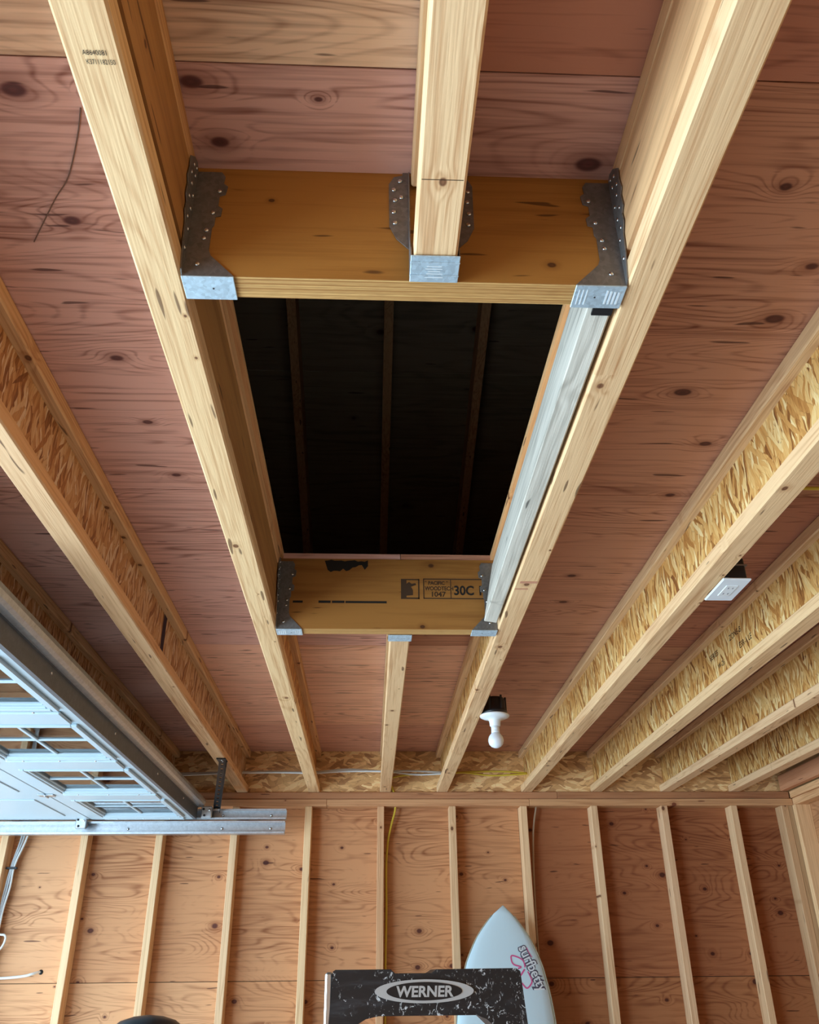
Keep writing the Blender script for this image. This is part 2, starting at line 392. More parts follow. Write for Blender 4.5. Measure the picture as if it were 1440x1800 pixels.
class MB:
    def __init__(s):
        s.v, s.f, s.mi, s.sm = [], [], [], []
        s.mats = []
    def add(s, vs_, fs, mi=0, smooth=False):
        k = len(s.v)
        s.v += [Vector(q) for q in vs_]
        for q in fs:
            s.f.append([i + k for i in q]); s.mi.append(mi); s.sm.append(smooth)
        return s
    def box(s, x0, x1, y0, y1, z0, z1, c=0.0, mi=0):
        if c <= 0:
            P = [(x, yy, z) for x in (x0, x1) for yy in (y0, y1) for z in (z0, z1)]
            s.add(P, [(0, 1, 3, 2), (4, 6, 7, 5), (0, 4, 5, 1), (2, 3, 7, 6), (0, 2, 6, 4), (1, 5, 7, 3)], mi)
            return s
        # chamfered box
        P, key = [], {}
        for ix, x in ((0, x0), (1, x1)):
            for iy, yy in ((0, y0), (1, y1)):
                for iz, z in ((0, z0), (1, z1)):
                    sx, sy, sz = (1 if ix == 0 else -1), (1 if iy == 0 else -1), (1 if iz == 0 else -1)
                    for ax, q in ((0, (x, yy + sy * c, z + sz * c)), (1, (x + sx * c, yy, z + sz * c)), (2, (x + sx * c, yy + sy * c, z))):
                        key[(ix, iy, iz, ax)] = len(P); P.append(q)
        fs = []
        g = lambda *a: key[a]
        fs += [(g(0, 0, 0, 0), g(0, 0, 1, 0), g(0, 1, 1, 0), g(0, 1, 0, 0)), (g(1, 0, 0, 0), g(1, 1, 0, 0), g(1, 1, 1, 0), g(1, 0, 1, 0))]
        fs += [(g(0, 0, 0, 1), g(1, 0, 0, 1), g(1, 0, 1, 1), g(0, 0, 1, 1)), (g(0, 1, 0, 1), g(0, 1, 1, 1), g(1, 1, 1, 1), g(1, 1, 0, 1))]
        fs += [(g(0, 0, 0, 2), g(0, 1, 0, 2), g(1, 1, 0, 2), g(1, 0, 0, 2)), (g(0, 0, 1, 2), g(1, 0, 1, 2), g(1, 1, 1, 2), g(0, 1, 1, 2))]
        for a in (0, 1):
            for b in (0, 1):
                fs.append((g(0, a, b, 1), g(1, a, b, 1), g(1, a, b, 2), g(0, a, b, 2)))
                fs.append((g(a, 0, b, 0), g(a, 1, b, 0), g(a, 1, b, 2), g(a, 0, b, 2)))
                fs.append((g(a, b, 0, 0), g(a, b, 1, 0), g(a, b, 1, 1), g(a, b, 0, 1)))
        for ix in (0, 1):
            for iy in (0, 1):
                for iz in (0, 1):
                    fs.append((g(ix, iy, iz, 0), g(ix, iy, iz, 1), g(ix, iy, iz, 2)))
        s.add(P, fs, mi)
        return s
    def prism(s, pts, axis, a, b, mi=0, smooth=False):
        """2-D outline extruded along an axis; the outline's coordinates are the two other axes in XYZ order"""
        def q(u, v, w):
            return {'X': (w, u, v), 'Y': (u, w, v), 'Z': (u, v, w)}[axis]
        n = len(pts)
        P = [q(u, v, a) for u, v in pts] + [q(u, v, b) for u, v in pts]
        fs = [list(range(n)), list(range(2 * n - 1, n - 1, -1))] + [(i, (i + 1) % n, n + (i + 1) % n, n + i) for i in range(n)]
        s.add(P, fs, mi, smooth)
        return s
    def lathe(s, c, prof, axis='Z', seg=20, mi=0, smooth=True):
        P, fs = [], []
        for (rr_, h) in prof:
            for i in range(seg):
                t = 2 * math.pi * i / seg
                a, b = rr_ * math.cos(t), rr_ * math.sin(t)
                d = {'Z': (a, b, h), 'Y': (a, h, b), 'X': (h, a, b)}[axis]
                P.append((c[0] + d[0], c[1] + d[1], c[2] + d[2]))
        m = len(prof)
        for j in range(m - 1):
            for i in range(seg):
                k = (i + 1) % seg
                fs.append((j * seg + i, j * seg + k, (j + 1) * seg + k, (j + 1) * seg + i))
        fs.append(list(range(seg))[::-1]); fs.append([(m - 1) * seg + i for i in range(seg)])
        s.add(P, fs, mi, smooth)
        return s
    def tube(s, pts, rad, seg=7, sub=5, mi=0):
        pts = [Vector(q) for q in pts]
        if sub > 1 and len(pts) > 2:
            out = []
            for i in range(len(pts) - 1):
                p0 = pts[max(i - 1, 0)]; p1 = pts[i]; p2 = pts[i + 1]; p3 = pts[min(i + 2, len(pts) - 1)]
                for k in range(sub):
                    t = k / sub
                    out.append(.5 * ((2 * p1) + (p2 - p0) * t + (2 * p0 - 5 * p1 + 4 * p2 - p3) * t * t + (3 * p1 - p0 - 3 * p2 + p3) * t ** 3))
            out.append(pts[-1]); pts = out
        P, fs = [], []
        nrm = None
        for i, q in enumerate(pts):
            d = (pts[min(i + 1, len(pts) - 1)] - pts[max(i - 1, 0)]).normalized()
            if nrm is None:
                nrm = d.orthogonal().normalized()
            nrm = (nrm - d * nrm.dot(d)).normalized()
            bi = d.cross(nrm)
            for k in range(seg):
                t = 2 * math.pi * k / seg
                P.append(q + nrm * rad * math.cos(t) + bi * rad * math.sin(t))
        for i in range(len(pts) - 1):
            for k in range(seg):
                m = (k + 1) % seg
                fs.append((i * seg + k, i * seg + m, (i + 1) * seg + m, (i + 1) * seg + k))
        fs.append(list(range(seg))[::-1]); fs.append([(len(pts) - 1) * seg + k for k in range(seg)])
        s.add(P, fs, mi, True)
        return s
    def build(s, name, mat, parent=None, tint=None, mats=None):
        lo = Vector((min(q.x for q in s.v), min(q.y for q in s.v), min(q.z for q in s.v)))
        hi = Vector((max(q.x for q in s.v), max(q.y for q in s.v), max(q.z for q in s.v)))
        org = Vector(((lo.x + hi.x) / 2, (lo.y + hi.y) / 2, lo.z))
        me = bpy.data.meshes.new(name)
        me.from_pydata([q - org for q in s.v], [], s.f)
        import bmesh
        bm = bmesh.new(); bm.from_mesh(me)
        bmesh.ops.recalc_face_normals(bm, faces=bm.faces)
        bm.to_mesh(me); bm.free()
        for m in ([mat] if mats is None else mats):
            me.materials.append(M[m] if isinstance(m, str) else m)
        for i, pl in enumerate(me.polygons):
            pl.material_index = s.mi[i]; pl.use_smooth = s.sm[i]
        o = bpy.data.objects.new(name, me)
        col.objects.link(o)
        place(o, org, parent)
        if tint:
            o.color = (*tint, 1)
        return o

ORG = {}
def place(o, org, parent=None):
    w = Vector((org[0], org[1], org[2] + ZO))
    ORG[o.name] = w
    if parent is not None:
        o.parent = parent
        o.location = w - ORG[parent.name]
    else:
        o.location = w

def tag(o, label, cat, group=None):
    o['label'] = label; o['category'] = cat
    if group:
        o['group'] = group
    return o

def thing(name, label, cat, loc, group=None):
    o = bpy.data.objects.new(name, None)
    o.empty_display_size = .1
    col.objects.link(o)
    place(o, loc)
    return tag(o, label, cat, group)

def structure(name, loc=(0, 0, 0)):
    o = bpy.data.objects.new(name, None)
    o.empty_display_size = .1
    col.objects.link(o)
    place(o, loc)
    o['kind'] = 'structure'
    return o

def box(name, mat, d, parent=None, c=0.0, tint=None):
    return MB().box(*d, c=c).build(name, mat, parent, tint)

def share(src, name, delta, parent, tint=None):
    """another piece like src, sharing its mesh, moved by delta"""
    o = src.copy(); o.name = name
    col.objects.link(o)
    w = ORG[src.name] + Vector(delta)
    ORG[o.name] = w
    o.parent = parent
    o.location = w - (ORG[parent.name] if parent else Vector((0, 0, 0)))
    if tint:
        o.color = (*tint, 1)
    return o

def text(body, size, mat, name, parent, org, ux, uy, label=None, bold=0.0, align='LEFT', squeeze=1.0, extr=.0):
    """flat lettering; ux = reading direction, uy = up direction of the letters"""
    cu = bpy.data.curves.new('txt', 'FONT')
    cu.body = body; cu.size = size; cu.offset = bold; cu.align_x = align; cu.extrude = extr
    cu.resolution_u = 3
    to = bpy.data.objects.new('txt', cu)
    col.objects.link(to)
    dg = bpy.context.evaluated_depsgraph_get()
    me = bpy.data.meshes.new_from_object(to.evaluated_get(dg))
    bpy.data.objects.remove(to); bpy.data.curves.remove(cu)
    ux, uy = Vector(ux).normalized(), Vector(uy).normalized()
    uz = ux.cross(uy)
    for v in me.vertices:
        v.co = ux * v.co.x * squeeze + uy * v.co.y + uz * v.co.z
    me.materials.clear(); me.materials.append(M[mat])
    o = bpy.data.objects.new(name, me)
    col.objects.link(o)
    place(o, org, parent)
    if label:
        o['label'] = label
    return o

rj = lambda a=.06: 1 + random.uniform(-a, a)
def tj(t=(1, 1, 1), a=.06):
    k = rj(a)
    return (t[0] * k * rj(.015), t[1] * k * rj(.015), t[2] * k * rj(.02))

# ------------------------------------------------------------------ the setting
X0, X1 = -3.2, 2.38          # inner faces of the left and right walls
Y0, Y1 = -6.70, 0.0          # inner faces of the rear and back walls
FZ = -ZO
fl = box('floor', 'concrete', (X0 - .12, X1 + .1, Y0 - .1, .12, FZ - .1, FZ)); fl['kind'] = 'structure'
dw = box('driveway', 'concrete', (X0 - 9.0, X0 - .122, Y0 - 4.0, 4.0, FZ - .12, FZ - .02)); dw['kind'] = 'structure'

# back wall: sheathing panels, studs, double top plate, bottom plate, rim board
wb = structure('wall_back', (0, .1, FZ))
zs = [.28, -.94, -2.16, -2.46]
xs = [[-3.3, -1.64, .80, 2.50], [-3.3, -.83, .80, 2.50], [-3.3, -1.64, .80, 2.50]]
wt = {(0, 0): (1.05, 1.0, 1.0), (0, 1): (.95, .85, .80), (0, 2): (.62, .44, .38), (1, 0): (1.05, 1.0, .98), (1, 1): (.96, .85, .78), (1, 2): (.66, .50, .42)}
for i in range(3):
    for j in range(3):
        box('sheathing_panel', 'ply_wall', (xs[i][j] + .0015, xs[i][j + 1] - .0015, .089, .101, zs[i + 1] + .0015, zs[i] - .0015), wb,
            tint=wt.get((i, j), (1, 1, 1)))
box('building_paper', 'paper', (-3.3, 2.5, .1015, .112, FZ, .30), wb)
box('rim_board', 'osb_rim', (-3.2, 2.44, .022, .05, 0, H), wb, tint=(1.75, 1.8, 1.85))
for (a, b) in ((-3.2, -1.1), (-1.1, 1.02), (1.02, 2.38)):
    box('top_plate', 'lum_x', (a, b - .001, .004, .089, -.0375, -.0005), wb, c=.002, tint=tj((.84, .72, .66)))
for (a, b) in ((-3.2, -.3), (-.3, .855), (.855, 2.39)):
    box('top_plate', 'lum_x', (a, b - .001, 0, .089, -.0775, -.0395), wb, c=.002, tint=tj((1.08, 1.05, 1.0)))
box('bottom_plate', 'lum_x', (-3.2, 2.38, 0, .089, FZ, FZ + .038), wb, c=.002)
sx0 = -.0134
st = None
for k in range(-7, 6):
    x = sx0 + k * S + (-.022 if k == -5 else 0)
    if st is None:
        st = box('stud', 'lum_z', (x, x + .038, 0.0, .089, FZ + .038, -.078), wb, c=.002, tint=tj((1.02, 1.02, 1.02)))
        xst = x
    else:
        share(st, 'stud', (x - xst, 0, 0), wb, tj((1.02, 1.0, 1.0) if k != 0 else (.86, .74, .68)))
share(st, 'stud', (2.318 - xst, 0, 0), wb, tj((.85, .80, .74)))
share(st, 'stud', (2.3565 - xst, .002, 0), wb, tj((.7, .66, .6)))

# right wall
wr = structure('wall_right', (X1 + .1, -3.3, FZ))
ys = [.09, -1.6, -4.04, -6.8]
for i in range(3):
    for j in range(3):
        box('sheathing_panel', 'ply_side', (X1 + .089, X1 + .101, ys[j + 1] + .0015, ys[j] - .0015, zs[i + 1] + .0015, zs[i] - .0015), wr, tint=tj((1, .95, .9)))
box('building_paper', 'paper', (X1 + .1015, X1 + .112, -6.8, .11, FZ, .30), wr)
box('rim_board', 'osb_rim', (X1 + .022, X1 + .05, Y0, 0.02, 0.0, H), wr)
box('top_plate', 'lum_y', (X1, X1 + .089, Y0, -.0005, -.038, -.0005), wr, c=.002, tint=(1.0, .86, .74))
box('top_plate', 'lum_y', (X1 + .011, X1 + .1, Y0, .0885, -.0775, -.039), wr, c=.002, tint=(1.0, .86, .74))
box('bottom_plate', 'lum_y', (X1, X1 + .089, Y0, -.001, FZ, FZ + .038), wr, c=.002)
box('nailer_board', 'lum_y', (2.328, 2.366, Y0, -.004, .0005, .085), wr, c=.003, tint=(.72, .48, .42))
sr = box('stud', 'lum_z', (X1 + .001, X1 + .089, -.040, -.002, FZ + .038, -.078), wr, c=.002, tint=(1.15, 1.12, 1.05))
for k in range(1, 17):
    if k * S < 6.5:
        share(sr, 'stud', (0, -k * S, 0), wr, tj((1.0, .86, .78)))

# left wall with the far door opening and an assumed, unseen near one, rear wall behind the camera
wl = structure('wall_left', (X0 - .1, -3.3, FZ))
DT = -.34
for (a, b) in ((Y0, -6.2), (-3.45, -3.25), (-.2, .02)):
    box('wall_panel', 'ply_side', (X0 - .1, X0, a, b, FZ, DT), wl)
box('door_lintel', 'lum_y', (X0 - .1, X0, Y0, .02, DT, 0.0), wl)
box('rim_board', 'osb_rim', (X0 - .05, X0, Y0, .02, 0.0, H), wl)
wre = structure('wall_rear', (0, Y0 - .1, FZ))
for j in range(3):
    a = X0 + j * 1.86
    box('sheathing_panel', 'ply_wall', (a, a + 1.858, Y0 - .1, Y0 - .089, FZ, .28), wre)
for k in range(14):
    x = X0 + .05 + k * S
    share(st, 'stud', (x - xst, Y0 - .089, 0), wre, tj((1, .95, .9)))
box('top_plate', 'lum_x', (X0, X1, Y0 - .089, Y0, -.078, 0), wre)
box('rim_board', 'osb_rim', (X0, X1, Y0 - .06, Y0 - .03, 0, H), wre)

# ceiling: underside of the subfloor, plywood panels with the hatch opening
ce = structure('ceiling', (0, -3.3, H))
rows = [(-6.78, -5.462), (-5.462, -4.243), (-4.243, -3.022), (-3.022, -1.803), (-1.803, -.584), (-.584, .05)]
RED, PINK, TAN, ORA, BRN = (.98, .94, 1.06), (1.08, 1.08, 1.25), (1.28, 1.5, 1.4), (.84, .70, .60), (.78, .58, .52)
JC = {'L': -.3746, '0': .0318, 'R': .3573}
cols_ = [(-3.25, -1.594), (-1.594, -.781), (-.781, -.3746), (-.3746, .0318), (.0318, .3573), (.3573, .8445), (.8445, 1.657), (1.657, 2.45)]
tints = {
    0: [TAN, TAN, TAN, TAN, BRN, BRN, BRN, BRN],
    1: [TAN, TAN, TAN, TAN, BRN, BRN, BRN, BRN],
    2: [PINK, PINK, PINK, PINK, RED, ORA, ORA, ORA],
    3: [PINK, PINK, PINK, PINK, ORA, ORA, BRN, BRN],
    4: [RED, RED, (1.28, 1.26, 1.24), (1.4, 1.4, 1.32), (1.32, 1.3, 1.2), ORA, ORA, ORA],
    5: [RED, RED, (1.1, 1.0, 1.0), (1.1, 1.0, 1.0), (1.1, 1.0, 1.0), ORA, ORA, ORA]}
HX0, HX1, HY0, HY1 = -.334, .316, -4.018, -2.60
for i, (ya, yb) in enumerate(rows):
    # merge neighbouring columns with the same tint into one panel, so seams fall where the colour changes or over joists
    k = 0
    while k < len(cols_):
        m = k
        while m + 1 < len(cols_) and tints[i][m + 1] == tints[i][k] and cols_[m + 1][1] - cols_[k][0] < 2.44 and not (i in (2, 3) and (m + 1 in (3, 4) or m in (3, 4))):
            m += 1
        a, b = cols_[k][0], cols_[m][1]
        y_a, y_b = ya, yb
        if i in (2, 3) and k == 3:
            a = cols_[3][0]
        if i in (2, 3) and k in (3, 4):
            if i == 2:
                y_b = HY0
            else:
                y_a = HY1
        if i in (2, 3) and k == 2 or (i in (2, 3) and m == 2):
            # left strip reaches the hatch edge where the hatch is open
            pass
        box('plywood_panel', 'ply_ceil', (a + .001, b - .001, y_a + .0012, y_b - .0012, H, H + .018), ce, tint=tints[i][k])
        k = m + 1
# subfloor lips over the joists at the hatch edge
lp = box('cut_edge', 'lum_y', (JC['L'] + .001, HX0, HY0, HY1, H, H + .018), ce, tint=(.95, .78, .62))
box('cut_edge', 'lum_y', (HX1, JC['R'] - .001, HY0, HY1, H, H + .018), ce, tint=(.95, .78, .62))

# attic above the hatch: roof deck, rafters, end walls
ro = structure('roof_deck', (0, -2.0, 1.4))
rz = lambda yy: 1.45 - .3333 * (yy + 2.1) if yy > -3.4 else 1.45 + .3333 * 1.3 + .3333 * (yy + 3.4)
def sheet(name, mat, xa, xb, ya, yb, th, off, parent, tint=None):
    za, zb = rz(ya + 1e-4) + off, rz(yb - 1e-4) + off
    mb = MB()
    mb.add([(xa, ya, za), (xb, ya, za), (xb, yb, zb), (xa, yb, zb), (xa, ya, za + th), (xb, ya, za + th), (xb, yb, zb + th), (xa, yb, zb + th)],
           [(0, 3, 2, 1), (4, 5, 6, 7), (0, 1, 5, 4), (1, 2, 6, 5), (2, 3, 7, 6), (3, 0, 4, 7)])
    return mb.build(name, mat, parent, tint)
ry = [.15, -.73, -1.89, -3.05, -3.4]
for j in range(4):
    for (a, b) in ((-3.35, -.85), (-.85, 1.585), (1.585, 2.6)):
        sheet('roof_panel', 'ply_roof', a, b - .002, ry[j + 1] + .001, ry[j] - .001, .015, .14, ro, tint=tj((1, 1, 1), .1))
for (a, b) in ((-3.35, .0), (0, 2.6)):
    sheet('roof_panel', 'ply_roof', a, b, -6.9, -3.4, .015, .14, ro)
for k in range(-8, 7):
    x = -.02 + k * S
    if -3.3 < x < 2.4:
        sheet('rafter', 'lum_y', x, x + .038, -3.39, .1, .139, 0.0, ro, tint=tj((.75, .62, .55)))
box('knee_wall', 'ply_wall', (-3.35, 2.6, .06, .08, H + .018, 1.0), ro)
box('knee_wall', 'ply_wall', (-3.35, 2.6, -6.86, -6.84, H + .018, 1.0), ro)
for x in (-3.33, 2.56):
    MB().prism([(-6.86, H + .018), (.08, H + .018), (.08, .9), (-3.4, 2.05), (-6.86, .9)], 'X', x, x + .02).build('gable_wall', 'ply_side', ro)

# ------------------------------------------------------------------ I-joists
FH = .0385
def ijoist(x, label, y0=-6.70, y1=.02, web_t=(1, 1, 1), fl_t=(1, 1, 1), grp='wood I-joists under the ceiling', topt=None):
    t = thing('i_joist', label, 'joist', (x + F / 2, (y0 + y1) / 2, 0), grp)
    box('bottom_flange', 'lum_y', (x, x + F, y0, y1, .0005, FH), t, c=.0035, tint=tj(fl_t, .04))
    box('top_flange', 'lum_y', (x, x + F, y0, y1, H - FH, H - .0005), t, c=.0035, tint=tj(topt or fl_t, .04))
    box('web', 'osb_web', (x + F / 2 - .005, x + F / 2 + .005, y0, y1, FH - .004, H - FH + .004), t, tint=web_t)
    return t
J = {}
lab = {-5: 'dim wooden I-joist above the raised door, farthest from the hatch', -4: 'dim wooden I-joist above the windows of the raised door',
       -3: 'shadowed wooden I-joist just above the steel edge of the raised door',
       -2: 'wooden I-joist between the raised door and the hatch, with a dark ink block',
       2: 'wooden I-joist with a white outlet cover beside it', 3: 'wooden I-joist with printed lettering on its strand board web',
       4: 'wooden I-joist third to the right of the bulb', 5: 'wooden I-joist nearest the right wall'}
wtd = {-5: (.85, .85, 1.1), -4: (.85, .85, 1.1), -3: (.9, .9, 1.2), -2: (.86, .90, 1.3)}  # bluish tints put the glare haze near the door into the webs
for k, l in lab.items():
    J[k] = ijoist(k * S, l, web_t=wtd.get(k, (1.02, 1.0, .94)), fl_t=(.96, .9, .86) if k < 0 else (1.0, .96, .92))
J['L'] = ijoist(-S, 'long pale joist along the left side of the hatch', web_t=(.86, .68, .56), fl_t=(1.06, 1.06, 1.0), topt=(.95, .8, .66))
J['R'] = ijoist(XR, 'long pale joist along the right side of the hatch', web_t=(1, .94, .85), fl_t=(1.04, 1.02, .95))
J['N'] = ijoist(0.0, 'short joist hung from the near header in the middle of the bay', -6.70, -4.066, fl_t=(1.1, 1.1, 1.06))
J['F'] = ijoist(0.0, 'short joist running from the far header to the back wall', -2.552, .02, fl_t=(1.0, .96, .9))
box('crayon_mark', 'crayon', (XR + .012, XR + .058, -2.962, -2.950, -.0001, .0006), J['R'])
box('crayon_mark', 'crayon', (XR + .004, XR + .040, -2.915, -2.908, -.0001, .0006), J['R'])
# backer panels filling the web flush
box('backer_panel', 'lvl_y', (-S + F - .026, -S + F - .001, -6.70, -4.062, FH + .015, H - FH - .001), J['L'], tint=(.84, .72, .58))
box('backer_panel', 'lvl_y', (-S + F - .026, -S + F - .003, -4.016, -2.604, FH + .002, H - FH - .001), J['L'], tint=(.86, .76, .62))
box('backer_panel', 'lvl_y', (XR + .001, XR + .026, -6.70, -4.062, FH + .016, H - FH - .001), J['R'], tint=(1.58, 1.68, 2.05))  # raised tint puts the missing uplight into this panel's colour
# saw line across the end of the near short joist
box('saw_line', 'ink_soft', (.004, .059, -4.2465, -4.2455, .0002, .001), J['N'])
# ink block on the left joist web, lettering
box('ink_block', 'purple_ink', (-2 * S + F / 2 + .0051, -2 * S + F / 2 + .0056, -2.222, -2.180, .06, .194), J[-2])
text('A8640081', .0085, 'ink', 'stamped_number', J['L'], (-.386, -4.403, -.0004), (1, .0, 0), (0, -1, 0), squeeze=.80)['label'] = 'black stamped number'
text('K3711182150', .0085, 'ink', 'stamped_number', J['L'], (-.3845, -4.392, -.0004), (1, .0, 0), (0, -1, 0), squeeze=.68)['label'] = 'black stamped number'
wx = 3 * S + F / 2 - .0056
for (body, yy, z, sz) in (('SERIES', -1.93, .130, .03), ('W-26', -1.99, .080, .028), ('ZONE-B', -2.13, .140, .03), ('ESR-1 LE', -2.20, .088, .03)):
    text(body, sz, 'ink', 'stamped_lettering', J[3], (wx, yy, z), (0, -1, 0), (0, 0, 1))

# ------------------------------------------------------------------ header beams
def header(label, y, tint):
    t = thing('header_beam', label, 'beam', (0, y + .022, 0), 'headers at the ends of the hatch')
    b = box('veneer_beam', 'lvl_x', (-S + F + .0005, XR - .0005, y, y + .0435, .0015, H - .0005), t, tint=tint)
    box('laminated_edge', 'veneer_edge', (-S + F + .0005, XR - .0005, y + .0004, y + .0431, .0003, .0016), t)
    return t
HN = header('orange brown laminated header at the near end of the hatch', -4.061, (.92, 1.0, .95))
HF = header('stamped laminated header at the far end of the hatch', -2.600, (.78, .80, .80))
# marks on the far header
yy = -2.6005
fz = lambda x0, x1, z0, z1, m='ink', n='stamp_line': box(n, m, (x0, x1, yy, yy + .0006, z0, z1), HF)
for (a, b, c, d) in ((.102, .292, .1645, .168), (.102, .292, .100, .1035), (.102, .105, .100, .168), (.186, .1885, .1035, .1645),
                     (.033, .090, .162, .166), (.033, .090, .099, .104), (.086, .090, .099, .166), (.033, .050, .104, .162)):
    fz(a, b, c, d, 'ink_soft')
MB().prism([(.050, .120), (.050, .150), (.058, .156), (.066, .150), (.078, .152), (.080, .146), (.064, .140), (.070, .128), (.070, .112), (.050, .110)], 'Y', yy, yy + .0006).build('stamp_emblem', 'ink_soft', HF)
T = lambda b, sz, x, z, m='ink_soft', sq=1.0, bold=.0006: text(b, sz, m, 'stamp_lettering', HF, (x, yy - .0002, z), (1, 0, 0), (0, 0, 1), bold=bold, squeeze=sq)
T('* PACIFIC *', .0165, .107, .1475, sq=.88)
T('WOODTECH', .0185, .107, .1285, sq=.80)
T('1047', .0235, .124, .1075)
T('30C 1', .043, .196, .114, 'ink', sq=.86, bold=.0012)
fz(-.297, -.267, .084, .091, 'ink', 'ink_bar'); fz(-.219, -.182, .084, .0915, 'ink', 'ink_bar'); fz(-.178, -.14, .084, .0915, 'ink', 'ink_bar'); fz(-.137, -.011, .084, .091, 'ink', 'ink_bar')
random.seed(11)
pts = [(-.205 + .135 * i / 13, .226 + random.uniform(-.003, .004)) for i in range(14)] + [(-.07 - .125 * i / 13, .192 + random.uniform(-.006, .012) + .010 * (1 - i / 13)) for i in range(14)]
MB().prism(pts, 'Y', yy, yy + .0005).build('ink_smear', 'ink', HF)

# ------------------------------------------------------------------ hangers
def nail(parent, c, axis, rad=.0042, hgt=.0022):
    o = MB().lathe(c, [(rad, 0), (rad, hgt * .5), (rad * .6, hgt)] if hgt > 0 else [(rad, 0), (rad, hgt * .5), (rad * .6, hgt)], axis, 8).build('nail', 'nail', parent)
    return o
def header_hanger(label, xj, s, y, joist_plate=True, near=True, printed=False):
    """seat and plates that hold the end of a header; xj = joist face, s = direction into the bay, y = front of the header"""
    t = thing('joist_hanger', label, 'hanger', (xj + s * .03, y, 0), 'steel hangers at the hatch')
    X = lambda d: xj + s * d
    w = [(.001, -.001), (.078, -.001), (.040, .040), (.036, .052), (.036, .098), (.039, .104), (.039, .122), (.047, .124), (.048, .140), (.041, .146), (.041, .168),
         (.050, .172), (.052, .190), (.045, .196), (.046, .212), (.040, .222), (.001, .222)]
    MB().prism([(X(a), z) for a, z in w], 'Y', y - .0022, y - .0006).build('header_plate', 'galv_shaded', t)
    if joist_plate:
        q = [(0, -.001), (.010, .004), (.022, .05), (.026, .085), (.036, .10), (.034, .118), (.044, .125), (.042, .15), (.050, .158), (.046, .18), (.050, .20), (.030, .222), (.012, .23), (0, .222)]
        MB().prism([(y - .0006 - a, z) for a, z in q], 'X', X(.0006), X(.0022)).build('joist_plate', 'galv_shaded', t)
        for (a, z) in ((.012, .045), (.010, .085), (.022, .10), (.014, .125), (.030, .135), (.012, .155), (.028, .165), (.036, .18), (.016, .195), (.030, .205), (.014, .215)):
            nail(t, (X(.0022), y - a, z), 'X', .0036, .002 * s)
    MB().box(min(X(.0005), X(.078)), max(X(.0005), X(.078)), y - .0022, y + .046, -.0034, -.0006, c=.0008).build('seat', 'galv', t)
    for (a, z) in ((.022, .022), (.026, .075), (.028, .092), (.034, .130), (.040, .178)):
        nail(t, (X(a), y - .0022, z), 'Y', .0042, -.0026)
    MB().lathe((X(.045), y + .022, -.0034), [(.0016, 0), (.0016, -.0003)], 'Z', 8).build('hole', 'black', t)
    if printed:
        for k in range(3):
            box('printed_line', 'white_print', (min(X(.058 + k * .006), X(.060 + k * .006)), max(X(.058 + k * .006), X(.060 + k * .006)), y + .006, y + .038, -.0038, -.0034), t)
        for k in range(4):
            box('printed_line', 'white_print', (min(X(.008 + k * .006), X(.011 + k * .006)), max(X(.008 + k * .006), X(.011 + k * .006)), y + .010 - k * .001, y + .036, -.0038, -.0034), t)
    return t
header_hanger('steel hanger with a bright blank seat at the left end of the near header', -S + F, 1, -4.061)
header_hanger('dull steel hanger with white print on its seat, right end of the near header', XR, -1, -4.061, printed=True)
header_hanger('small steel hanger at the left end of the far stamped header', -S + F, 1, -2.600, printed=True)
header_hanger('small steel hanger under the grey board, right end of the far header', XR, -1, -2.600, joist_plate=False)

def joist_hanger(label, y, s):
    """face hanger for a joist butting on a header; y = header face, s = side the joist lies on"""
    t = thing('joist_hanger', label, 'hanger', (F / 2, y, 0), 'steel hangers at the hatch')
    Y = lambda d: y + s * d
    for (xa, e) in ((-.0035, -1), (F + .0035, 1)):
        fp = [(xa, .062), (xa + e * .020, .085), (xa + e * .031, .112), (xa + e * .032, .205), (xa + e * .024, .222), (xa + e * .010, .226), (xa + e * .010, .232), (xa, .232)]
        MB().prism(fp, 'Y', Y(.0006), Y(.0024)).build('face_plate', 'galv_shaded', t)
        sp = [(Y(.0006), -.001), (Y(.050), -.001), (Y(.046), .02), (Y(.020), .07), (Y(.012), .10), (Y(.010), .225), (Y(.0006), .225)]
        MB().prism(sp, 'X', xa - .0009 * 1, xa + .0009).build('side_plate', 'galv_shaded', t)
        for (a, z) in ((.022, .118), (.024, .142), (.022, .168), (.012, .175), (.024, .192), (.014, .212)):
            nail(t, (xa + e * a, Y(.0024), z), 'Y', .0042, s * .0026)
    seat = MB()
    a, b = sorted((Y(.001), Y(.054)))
    seat.box(-.0042, F + .0042, a, b, -.0030, -.0006, c=.0008)
    for q in (.014, .040):
        seat.box(-.0046, F + .0046, min(Y(q), Y(q + .003)), max(Y(q), Y(q + .003)), -.0040, -.0028, c=.0005)
    seat.build('seat', 'galv', t)
    if s < 0:
        for (k, (x0, x1)) in enumerate(((.020, .042), (.018, .043), (.022, .040), (.020, .044), (.018, .045))):
            yy_ = Y(.012) - .0  if k == 4 else Y(.034 - k * .005)
            box('printed_line', 'white_print', (x0, x1, yy_ - .0008, yy_ + .0008, -.0034, -.0030), t)
    return t
joist_hanger('steel face hanger under the short near joist, bright ribbed seat', -4.061, -1)
joist_hanger('steel hanger seat peeking out under the short far joist', -2.5565, 1)

# grey weathered board on the right side of the hatch
gb = MB().prism([(.279, .012), (.281, .010), (.315, .005), (.318, .007), (.3505, .186), (.349, .189), (.316, .195), (.313, .193)], 'Y', -4.012, -2.648).build('side_board', 'grey_wood')
tag(gb, 'weathered grey board nailed along the right side of the hatch', 'board')
box('dark_shim', 'black', (.286, .318, -4.013, -3.994, .001, .005), gb)

